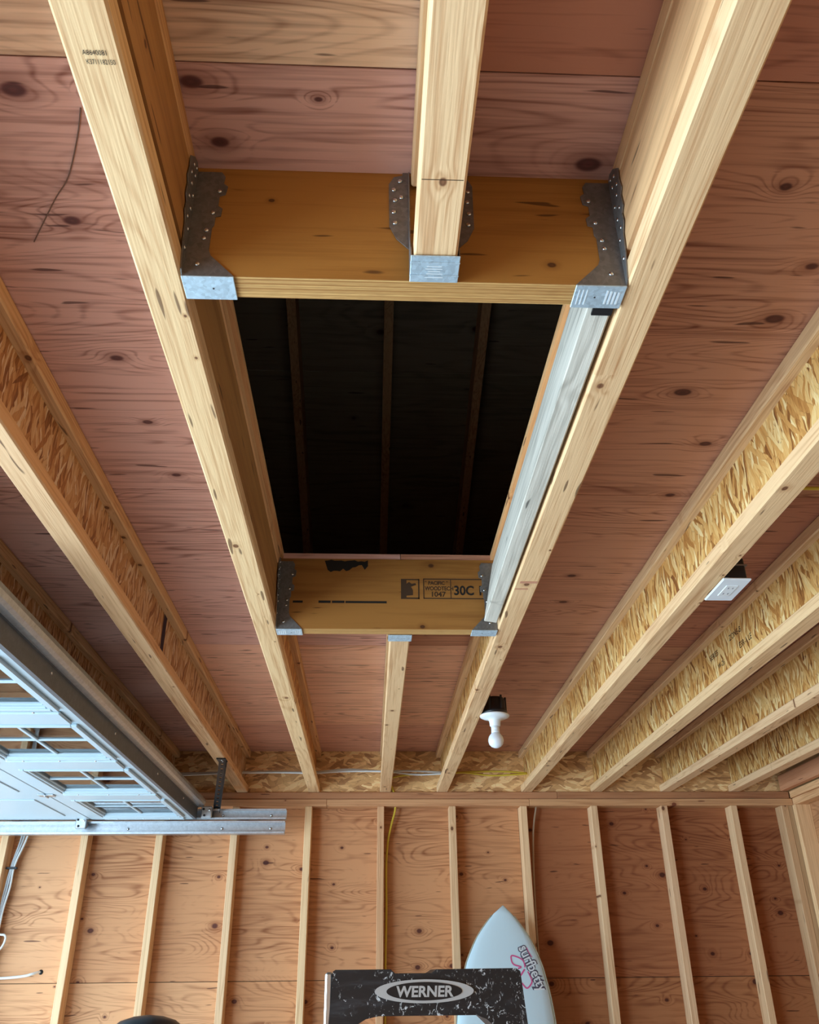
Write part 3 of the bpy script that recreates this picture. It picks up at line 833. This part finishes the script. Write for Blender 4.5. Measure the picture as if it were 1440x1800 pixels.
# ------------------------------------------------------------------ ceiling lamp and outlet
lx, ly = .442, -1.64
la = thing('ceiling_lamp', 'bare white bulb in a porcelain holder under a black box', 'lamp', (lx, ly, -.13))
bm_ = MB().lathe((lx, ly, .001), [(.049, 0), (.052, .002), (.052, .012), (.047, .016), (.045, .055), (.040, .066), (.020, .068)], 'Z', 24)
bx_ = bm_.build('junction_box', 'black_plastic', la)
for k in range(6):
    t = k * math.pi / 3
    MB().box(lx + .046 * math.cos(t) - .004, lx + .046 * math.cos(t) + .004, ly + .046 * math.sin(t) - .004, ly + .046 * math.sin(t) + .004, .014, .072, c=.001).build('box_rib', 'black_plastic', bx_)
MB().lathe((lx, ly, 0), [(.057, 0), (.060, -.003), (.058, -.008), (.045, -.014), (.028, -.018), (.023, -.024), (.021, -.044), (.019, -.046)], 'Z', 28).build('lamp_holder', 'white_porcelain', la)
bu = MB().lathe((lx, ly, 0), [(.0165, -.045), (.0165, -.060), (.0155, -.061), (.0165, -.063), (.017, -.072)], 'Z', 20).build('bulb_collar', 'white_plastic', la)
MB().lathe((lx, ly, 0), [(.015, -.071), (.020, -.077), (.027, -.086), (.0305, -.098), (.0305, -.105), (.027, -.117), (.020, -.125), (.010, -.130), (.002, -.1315)], 'Z', 24).build('bulb_globe', 'bulb', la)

ot = thing('ceiling_outlet', 'white square outlet cover on a black box beside a joist', 'outlet', (.905, -2.94, -.012))
box('outlet_box', 'black_plastic', (.880, .936, -3.000, -2.93, -.005, .060), ot, c=.004)
box('box_bracket', 'galv_shaded', (.878, .940, -3.003, -2.985, .034, .038), ot)
pl = MB().box(.862, .940, -3.015, -2.872, -.013, -.006, c=.003).build('cover_plate', 'white_plastic', ot)
rec = MB().box(.885, .918, -2.978, -2.910, -.0145, -.012, c=.001).build('receptacle', 'white_porcelain', ot)
for yy_ in (-2.962, -2.926):
    for dx in (-.006, .006):
        box('slot', 'grey_print', (.9015 + dx - .001, .9015 + dx + .001, yy_ - .004, yy_ + .004, -.0149, -.0144), rec)

# ------------------------------------------------------------------ cables
def cable(name, label, pts, rad, mat, group=None, cat='cable'):
    o = MB().tube(pts, rad).build(name, mat)
    return tag(o, label, cat, group)
G = 'cables along the rim board'
cable('white_cable', 'white cable strung through the joists along the back wall, upper strand', [(-2.2, -.06, .085), (-1.2, -.075, .087), (-.9, -.08, .092), (-.6, -.075, .098), (-.375, -.08, .094), (-.2, -.085, .108), (0.0, -.08, .100), (.18, -.08, .100), (.36, -.08, .092)], .0055, 'white_cable', G)
cable('white_cable', 'white cable strung through the joists along the back wall, lower strand', [(-2.2, -.10, .070), (-1.2, -.10, .073), (-.9, -.10, .083), (-.6, -.10, .088), (-.375, -.105, .084), (-.2, -.10, .094), (.03, -.10, .093), (.2, -.10, .076), (.36, -.10, .082)], .0055, 'white_cable', G)
cable('yellow_cable', 'yellow cable along the back wall between the middle joists, upper strand', [(.03, -.05, .06), (.15, -.055, .082), (.36, -.055, .092), (.55, -.06, .100), (.72, -.08, .096), (.84, -.075, .088)], .0055, 'yellow_cable', G)
cable('yellow_cable', 'yellow cable along the back wall between the middle joists, sagging strand', [(.36, -.09, .080), (.48, -.09, .088), (.62, -.085, .074), (.74, -.09, .076), (.84, -.08, .085)], .005, 'yellow_cable', G)
cable('yellow_cable', 'yellow cable running down beside the stud above the ladder', [(.045, -.06, .055), (.08, .02, .0), (.089, .04, -.081), (.066, .045, -.173), (.047, .05, -.263), (.038, .05, -.4), (.040, .05, -.6), (.036, .05, -.9), (.035, .05, -1.4)], .006, 'yellow_cable')
cable('tan_cable', 'tan cable running down beside the stud behind the surfboard', [(.90, .045, -.079), (.896, .045, -.09), (.873, .045, -.206), (.860, .05, -.385), (.853, .05, -.615), (.852, .05, -.835), (.85, .05, -1.3)], .0055, 'brown_cable')
cable('yellow_cable', 'short yellow cable crossing between joists at the right edge of the picture', [(.845, -3.14, .195), (.95, -3.13, .202), (1.1, -3.13, .200), (1.244, -3.14, .196)], .005, 'yellow_cable')
for i, (dx, l) in enumerate(((0.0, 'leftmost of the grey cables bundled beside the stud below the door track'), (.013, 'middle one of the cables bundled beside the stud below the door track'), (.030, 'white cable curving out of the bundle below the door track'))):
    cable('wall_cable', l, [(-1.975 + dx * 1.1, .045, -.075), (-1.975 + dx, .045, -.225), (-2.000 + dx * .55, .045, -.37), (-2.012 + dx * .8, .05, -.485), (-2.017 + dx * .5, .05, -.62), (-2.012 + dx * .4, .05, -.9), (-2.01 + dx * .4, .05, -1.4)], .0055, 'white_cable' if i == 2 else 'silver', 'cables by the left stud')
cl = MB().box(-2.025, -1.968, .036, .056, -.395, -.383, c=.002).build('cable_clip', 'black_plastic'); tag(cl, 'black clip around the bundled cables', 'clip')
cable('wall_cable', 'white cable loop at the left edge of the picture', [(-2.06, .05, -.70), (-1.99, .04, -.712), (-1.962, .04, -.716), (-1.955, .04, -.74), (-1.975, .04, -.784), (-2.05, .05, -.84)], .0055, 'white_cable', 'cables by the left stud')
cable('wall_cable', 'white cable poking out of a hole in the sheathing', [(-1.755, .12, -.888), (-1.768, .085, -.888), (-1.79, .055, -.896), (-1.834, .05, -.906), (-1.947, .05, -.914), (-2.08, .05, -.912)], .0065, 'white_cable')
MB().lathe((-1.758, .0888, -.888), [(.012, 0), (.012, -.0006)], 'Y', 12).build('drilled_hole', 'black', wb)

cable('thin_wire', 'thin dark wire stuck to the ceiling plywood at the upper left', [(-.499, -4.164, H - .0015), (-.518, -4.115, H - .002), (-.555, -4.039, H - .002), (-.587, -3.998, H - .004), (-.618, -3.954, H - .002), (-.659, -3.895, H - .0015)], .0011, 'brown_ink', None, 'wire')

# ------------------------------------------------------------------ raised garage door
DX, DZ = -.98, -.18
gd = thing('garage_door', 'raised white sectional garage door with small windows', 'garage door', (DX - 1.05, -1.6, DZ))
YA, YB = -3.22, -.235
wins = [(-.818, -.352), (-1.492, -1.010), (-2.178, -1.698), (-2.860, -2.380)]
wxa, wxb = -1.440, -1.030
sec = MB()
sec.box(wxb, DX, YA, YB, DZ, DZ + .045, c=.002)
sec.box(-1.528, wxa, YA, YB, DZ, DZ + .045, c=.002)
edges = [YB] + [e for w in wins for e in (w[1], w[0])] + [YA]
for i in range(0, len(edges), 2):
    sec.box(wxa - .001, wxb + .001, edges[i + 1], edges[i], DZ, DZ + .045)
s0 = sec.build('door_section', 'door_white', gd)
for i in range(1, len(edges) - 2, 2):
    pass
for i, (a, b) in enumerate(((-2.07, -1.532), (-2.61, -2.074), (-3.15, -2.614))):
    m = MB().box(a, b, YA, YB, DZ, DZ + .045, c=.003)
    sx = m.build('door_section', 'door_white', gd)
    for (w0, w1) in wins:
        MB().box(a + .09, b - .09, w0, w1, DZ - .004, DZ + .001, c=.0035).build('raised_panel', 'door_white', sx)
# raised stiles between the windows
for i in range(0, len(edges), 2):
    a, b = edges[i + 1], edges[i]
    if b - a > .1:
        MB().box(-1.445, -1.025, a + .035, b - .035, DZ - .010, DZ + .001, c=.005).build('stile', 'door_white', gd)
for (a, b) in wins:
    fr = MB()
    for (o_, w_, z0, z1) in ((-.012, .020, DZ - .010, DZ + .002), (.006, .014, DZ - .006, DZ + .010), (.018, .010, DZ + .002, DZ + .022)):
        q0, q1, q2, q3 = wxa + o_, wxb - o_, a + o_, b - o_
        fr.box(q0, q0 + w_, q2, q3, z0, z1, c=.003); fr.box(q1 - w_, q1, q2, q3, z0, z1, c=.003)
        fr.box(q0 + w_, q1 - w_, q2, q2 + w_, z0, z1, c=.003); fr.box(q0 + w_, q1 - w_, q3 - w_, q3, z0, z1, c=.003)
    wf = fr.build('window_frame', 'door_white', gd)
    xm, ym = (wxa + wxb) / 2, (a + b) / 2
    MB().box(xm - .008, xm + .008, a + .02, b - .02, DZ + .004, DZ + .018, c=.003).build('glazing_bar', 'door_white', wf)
    MB().box(wxa + .02, wxb - .02, ym - .008, ym + .008, DZ + .0045, DZ + .0175, c=.003).build('glazing_bar', 'door_white', wf)
    for (xa, xb) in ((wxa + .026, xm - .007), (xm + .007, wxb - .026)):
        for (ya, yb) in ((a + .026, ym - .007), (ym + .007, b - .026)):
            box('glass_pane', 'glass', (xa, xb, ya, yb, DZ + .010, DZ + .014), wf)
    for k in range(3):
        MB().lathe((wxa + .07 + k * .135, b + .045 if b > -.4 else b + .02, DZ - .010), [(.005, 0), (.004, -.002)], 'Z', 8).build('screw', 'nail', gd)
# steel strut along the leading edge
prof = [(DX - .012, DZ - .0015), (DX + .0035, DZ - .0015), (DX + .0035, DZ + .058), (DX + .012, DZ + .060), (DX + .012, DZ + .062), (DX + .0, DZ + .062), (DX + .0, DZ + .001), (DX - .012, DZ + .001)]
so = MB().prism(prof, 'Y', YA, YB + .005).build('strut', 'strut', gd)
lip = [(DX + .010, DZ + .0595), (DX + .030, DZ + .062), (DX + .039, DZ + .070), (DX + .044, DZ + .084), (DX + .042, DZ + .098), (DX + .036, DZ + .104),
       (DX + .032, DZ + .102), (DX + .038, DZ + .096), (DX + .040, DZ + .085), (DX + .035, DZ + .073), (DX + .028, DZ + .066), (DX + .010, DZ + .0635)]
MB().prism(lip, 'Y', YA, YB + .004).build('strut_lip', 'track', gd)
for yy_ in (-.62, -1.2, -1.9, -2.6):
    MB().lathe((DX + .0025, yy_, DZ + .040), [(.006, 0), (.005, .003)], 'X', 8).build('bolt', 'nail', so)
# corner bracket, rollers, hinges
def roller(x, z, big):
    b = MB().box(x - .028, x + .028, YB - .012, YB + .012, z - .028, z + .032, c=.004).build('roller_bracket', 'track', gd)
    MB().lathe((x, YB + .012, z), [(.006, 0), (.006, .03), (.021, .031), (.023, .036), (.021, .044), (.012, .046)], 'Y', 16).build('roller', 'strut' if big else 'track', b)
    for (dx, dz) in ((-.016, .016), (.016, .012), (-.010, -.016)):
        MB().lathe((x + dx, YB - .012, z + dz), [(.0065, 0), (.0065, -.002), (.004, -.004)], 'Y', 8).build('bolt', 'nail' if dx > 0 else 'black', b)
roller(-.925, -.148, True)
roller(-1.575, -.2, False)
roller(-2.12, -.2, False)
for x in (-1.53, -2.072):
    for yy_ in (-1.61, -.93, -2.28):
        h = MB().box(x - .035, x + .035, yy_ - .022, yy_ + .022, DZ - .006, DZ - .0005, c=.0015)
        h.lathe((x, yy_ - .024, DZ - .007), [(.005, 0), (.005, .048)], 'Y', 8)
        h.build('hinge', 'track', gd)

# tracks
def track(label, z0, z1, x_end):
    ya, yb = -.205, -.150
    t = thing('door_track', label, 'track', (-1.7, -.17, z0), 'double door track')
    th = .0025
    pr = [(ya, z0), (yb, z0), (yb, z1), (ya, z1), (ya, z1 - .010), (ya + th, z1 - .010), (ya + th, z1 - th), (yb - th, z1 - th), (yb - th, z0 + th), (ya + th, z0 + th), (ya + th, z0 + .010), (ya, z0 + .010)]
    MB().prism(pr, 'X', -3.0, x_end).build('rail', 'track', t)
    for x in (-.59, -.85, -1.35):
        MB().lathe((x, yb - th, (z0 + z1) / 2), [(.0075, 0), (.0075, -.002), (.005, -.004)], 'Y', 10).build('bolt', 'nail', t)
    return t
track('upper steel track of the raised door', -.178, -.124, -.508)
track('lower steel track of the raised door', -.250, -.186, -.512)
# black perforated hanger angle
ph = thing('perforated_angle', 'black perforated steel angle bracing the door track from a joist', 'bracket', (-.83, -.5, -.12))
def perf(name, p0, p1, wdir, w, n, parent, th=.003):
    p0, p1 = Vector(p0), Vector(p1)
    d = p1 - p0; L = d.length; d.normalize()
    wd = Vector(wdir); wd = (wd - d * wd.dot(d)).normalized(); td = d.cross(wd)
    mb = MB()
    def bar(a, b, c0, c1):
        P = []
        for h in (-th / 2, th / 2):
            for (u, v) in ((a, c0), (b, c0), (b, c1), (a, c1)):
                P.append(tuple(p0 + d * u + wd * v + td * h))
        mb.add(P, [(0, 1, 2, 3), (7, 6, 5, 4), (0, 4, 5, 1), (1, 5, 6, 2), (2, 6, 7, 3), (3, 7, 4, 0)])
    e = w * .36
    bar(0, L, 0, e); bar(0, L, w - e, w)
    step = L / n
    for i in range(n):
        bar(i * step, i * step + step * .62, e, w - e)
    bar(L - .004, L, e, w - e)
    return mb.build(name, 'black', parent)
PA, PB = (-.783, -.83, -.004), (-.905, -.172, -.122)
perf('angle_leg', PA, PB, (1, 0, 0), .036, 12, ph)
perf('angle_leg', (PA[0] + .036, PA[1], PA[2]), (-.8612, -.214, -.1145), (0, .1, -1), .034, 16, ph)
MB().box(-.790, -.745, -.87, -.80, -.006, -.0005, c=.001).build('fixing_plate', 'black', ph)
for yy_ in (-.855, -.825):
    MB().lathe((-.765, yy_, -.006), [(.006, 0), (.005, -.004)], 'Z', 8).build('bolt', 'nail', ph)

# ------------------------------------------------------------------ stepladder
lt = thing('stepladder', 'paint-splashed black stepladder top with an oval name badge', 'ladder', (.044, -3.3, FZ))
LY = -3.42
cap = [(-.111, -.906), (-.107, -.9035), (-.016, -.9035), (-.008, -.910), (.050, -.910), (.060, -.904), (.192, -.9035), (.199, -.908), (.206, -.984), (.208, -1.02), (.178, -1.02), (.158, -.992),
       (.140, -.976), (.124, -.970), (-.036, -.970), (-.056, -.974), (-.078, -.986), (-.090, -1.02), (-.119, -1.02), (-.116, -.984)]
cp = MB().prism(cap, 'Y', LY, LY + .16).build('top_cap', 'ladder_black', lt)
box('tool_tray', 'ladder_black', (-.10, .19, LY + .004, LY + .156, -.9105, -.9095), lt)
import bmesh
ell = lambda rx, rz_, n=40: [(.039 + rx * math.cos(2 * math.pi * i / n), -.9355 + rz_ * math.sin(2 * math.pi * i / n)) for i in range(n)]
bd = MB().prism(ell(.081, .0170), 'Y', LY - .0030, LY + .001).build('badge', 'silver', lt)
MB().prism(ell(.062, .0132), 'Y', LY - .0036, LY - .001).build('badge_field', 'black_plastic', bd)
text('WERNER', .0215, 'silver', 'badge_lettering', bd, (.039, LY - .0042, -.9430), (1, 0, 0), (.08, 0, 1), bold=.0007, align='CENTER', squeeze=1.06)
box('lit_edge_strip', 'alu', (-.1235, -.1115, LY + .004, LY + .05, -1.02, -.907), lt, c=.003)  # pale strip stands in for light on the cap's left edge
def rail(x, yt, yb, w, mat, name='rail'):
    mb = MB()
    th = .03
    mb.add([(x, yt, -1.0), (x + w, yt, -1.0), (x + w, yt + th, -1.0), (x, yt + th, -1.0),
            (x + (-.10 if x < .04 else .10), yb, FZ), (x + w + (-.10 if x < .04 else .10), yb, FZ), (x + w + (-.10 if x < .04 else .10), yb + th, FZ), (x + (-.10 if x < .04 else .10), yb + th, FZ)],
           [(0, 1, 2, 3), (7, 6, 5, 4), (0, 4, 5, 1), (1, 5, 6, 2), (2, 6, 7, 3), (3, 7, 4, 0)])
    mb.build(name, mat, lt)
for x in (-.117, .181):
    rail(x, LY + .01, LY - .42, .025, 'alu'); rail(x, LY + .115, LY + .55, .025, 'alu')
for k in range(1, 5):
    u = k / 5
    yk = LY + .01 - .43 * u
    zk = -1.0 + (FZ + 1.0) * u
    box('step', 'alu', (-.115 - .10 * u + .02, .203 + .10 * u - .02, yk - .02, yk + .07, zk - .012, zk + .012), lt, c=.003)

# ------------------------------------------------------------------ surfboard (local: x across, y length from tail to nose, z thickness)
sb = thing('surfboard', 'pale surfboard standing nose up against the studs behind the ladder', 'surfboard', (.66, -.3, FZ))
L_ = 1.875
HT = [(0, 0), (.02, .030), (.05, .062), (.107, .108), (.162, .146), (.266, .194), (.40, .228), (.52, .246), (.75, .262), (1.0, .262), (1.4, .235), (1.7, .185), (1.86, .13), (1.9, .12)]
def half(u):
    d = (1 - u) * L_
    for (a, b), (c, e) in zip(HT, HT[1:]):
        if d <= c:
            t = (d - a) / (c - a)
            return b + (e - b) * t
    return .12
ang = math.radians(79.5); roll = math.radians(2.6)
ex = Vector((math.cos(roll), 0, -math.sin(roll)))
ey = Vector((math.sin(roll), 0, math.cos(roll)))
ey = Vector((ey.x, math.cos(ang), ey.z * math.sin(ang))).normalized()
ez = ex.cross(ey).normalized()        # out of the deck
if ez.y > 0:
    ez = -ez
base_ = Vector((.57, -.40, FZ + .012))
def sp(x, l, z=0.0):
    return tuple(base_ + ex * x + ey * l + ez * z)
n_l, ring_n = 48, 16
P, fs = [], []
for i in range(n_l + 1):
    u = i / n_l
    hw = max(half(min(u, .9995)), .004)
    thk = .030 * (1 - .75 * max(0, (u - .6) / .4) ** 2) * (1 if u > .08 else .6 + 5 * u)
    rock = .03 * max(0, (u - .65) / .35) ** 2
    for k in range(ring_n):
        t = 2 * math.pi * k / ring_n
        cx, cz = math.cos(t), math.sin(t)
        P.append(sp(hw * math.copysign(abs(cx) ** .75, cx), u * L_, thk * math.copysign(abs(cz) ** .8, cz) + rock))
for i in range(n_l):
    for k in range(ring_n):
        m = (k + 1) % ring_n
        fs.append((i * ring_n + k, i * ring_n + m, (i + 1) * ring_n + m, (i + 1) * ring_n + k))
fs.append(list(range(ring_n))); fs.append([n_l * ring_n + k for k in range(ring_n)])
mbs = MB(); mbs.add(P, fs, 0, True); mbs.build('board', 'board_white', sb)
for sgn in (-1, 1):
    MB().tube([sp(sgn * (half(min(u / 40, .999)) + .0005), u / 40 * L_, .03 * max(0, (u / 40 - .65) / .35) ** 2) for u in range(2, 40)], .0035, 6, 2).build('rail_line', 'board_rail', sb)
def deck(x, l):
    """height of the deck above the board's middle plane"""
    u = l / L_
    hw = half(min(u, .999)); thk = .030 * (1 - .75 * max(0, (u - .6) / .4) ** 2)
    q = min(1, abs(x) / hw) ** (1 / .75)
    return thk * max(0, 1 - q * q) ** .4 + .03 * max(0, (u - .65) / .35) ** 2
def ribbon(pts, w, name, mat):
    mb = MB()
    pts = [Vector((a, b)) for a, b in pts]
    out = []
    for i in range(len(pts) - 1):
        p0 = pts[max(i - 1, 0)]; p1 = pts[i]; p2 = pts[i + 1]; p3 = pts[min(i + 2, len(pts) - 1)]
        for k in range(5):
            t = k / 5
            out.append(.5 * ((2 * p1) + (p2 - p0) * t + (2 * p0 - 5 * p1 + 4 * p2 - p3) * t * t + (3 * p1 - p0 - 3 * p2 + p3) * t ** 3))
    out.append(pts[-1])
    P, fs = [], []
    for i, q in enumerate(out):
        d = (out[min(i + 1, len(out) - 1)] - out[max(i - 1, 0)]).normalized()
        nn = Vector((-d.y, d.x)) * w / 2
        for e in (q + nn, q - nn):
            P.append(sp(e.x, e.y, deck(e.x, e.y) + .0012))
    for i in range(len(out) - 1):
        fs.append((2 * i, 2 * i + 1, 2 * i + 3, 2 * i + 2))
    mb.add(P, fs)
    return mb.build(name, mat, sb)
def wz(X, Z):
    """world x / joist-relative z of a mark -> board x / length"""
    v = Vector((X, 0, Z - base_.z)); l = (Z - base_.z + ex.z * -0) / ey.z
    x = X - base_.x - ey.x * l
    l = (Z - base_.z - ex.z * x) / ey.z
    x = X - base_.x - ey.x * l
    return x, l
def marks(pts, w, name, mat):
    ribbon([wz(a, b) for a, b in pts], w, name, mat)
pk = lambda u, v: (.677 + (u - 898) * .00292, -.844 - (v - 1683) * .00255)
marks([pk(921, 1703), pk(919, 1692), pk(912, 1686), pk(899, 1682), pk(898, 1691), pk(902, 1698), pk(914, 1702), pk(908, 1705)], .007, 'flower_line', 'pink')
marks([pk(920, 1706), pk(912, 1717)], .008, 'flower_line', 'pink')
marks([pk(925, 1710), pk(930, 1722), pk(930, 1730), pk(921, 1739), pk(913, 1730)], .007, 'flower_line', 'pink')
def deck_text(body, size, mat, name, u0, v0, u1, v1, bold, lift, sq=1.0):
    cu = bpy.data.curves.new('t', 'FONT'); cu.body = body; cu.size = size; cu.offset = bold; cu.resolution_u = 3
    to = bpy.data.objects.new('t', cu); col.objects.link(to)
    me = bpy.data.meshes.new_from_object(to.evaluated_get(bpy.context.evaluated_depsgraph_get()))
    bpy.data.objects.remove(to)
    a, b = Vector(wz(*pk(u0, v0))), Vector(wz(*pk(u1, v1)))
    wmax = max(v.co.x for v in me.vertices)
    d = (b - a); ln = d.length; d.normalize(); n = Vector((-d.y, d.x))
    vv = []
    for v in me.vertices:
        q = a + d * (v.co.x / wmax * ln) + n * v.co.y
        vv.append(sp(q.x, q.y, deck(q.x, q.y) + lift))
    mb = MB(); mb.add(vv, [list(pg.vertices) for pg in me.polygons])
    return mb.build(name, mat, sb)
deck_text('surfbetty', .075, 'grey_print', 'brand_lettering', 912, 1668, 942, 1747, .006, .0012)
deck_text('surfbetty', .075, 'white_plastic', 'brand_lettering', 912, 1668, 942, 1747, .001, .0020)
marks([pk(927, 1668), pk(930, 1676), pk(935, 1685)], .004, 'tag_line', 'pink')
for k in range(3):
    marks([(.560 + k * .016, -1.095 - .008 * k), (.563 + k * .016, -1.25), (.566 + k * .016, -1.45)], .010, 'red_stripe', 'red')

# ------------------------------------------------------------------ black rounded top at the lower left
bx, by = -.803, -1.6
bg = thing('rounded_black_column', 'smooth black rounded top rising at the bottom edge left of the ladder', 'unidentified', (bx, by, FZ))  # unidentified shape; the body and base below its top are assumed
MB().lathe((bx, by, 0), [(.15, FZ + .30), (.155, -1.26), (.152, -1.14), (.132, -1.073), (.092, -1.044), (.05, -1.0315), (.005, -1.027)], 'Z', 28).build('smooth_body', 'black_smooth', bg)
MB().lathe((bx, by, 0), [(.26, FZ), (.27, FZ + .03), (.25, FZ + .10), (.12, FZ + .16), (.09, FZ + .31)], 'Z', 28).build('base', 'black_plastic', bg)
# blue marker dab in the corner of the right wall plate
MB().lathe((X1 + .03, -.0012, -.086), [(.010, 0), (.008, .0)], 'Y', 10).build('marker_dab', 'purple', wr)
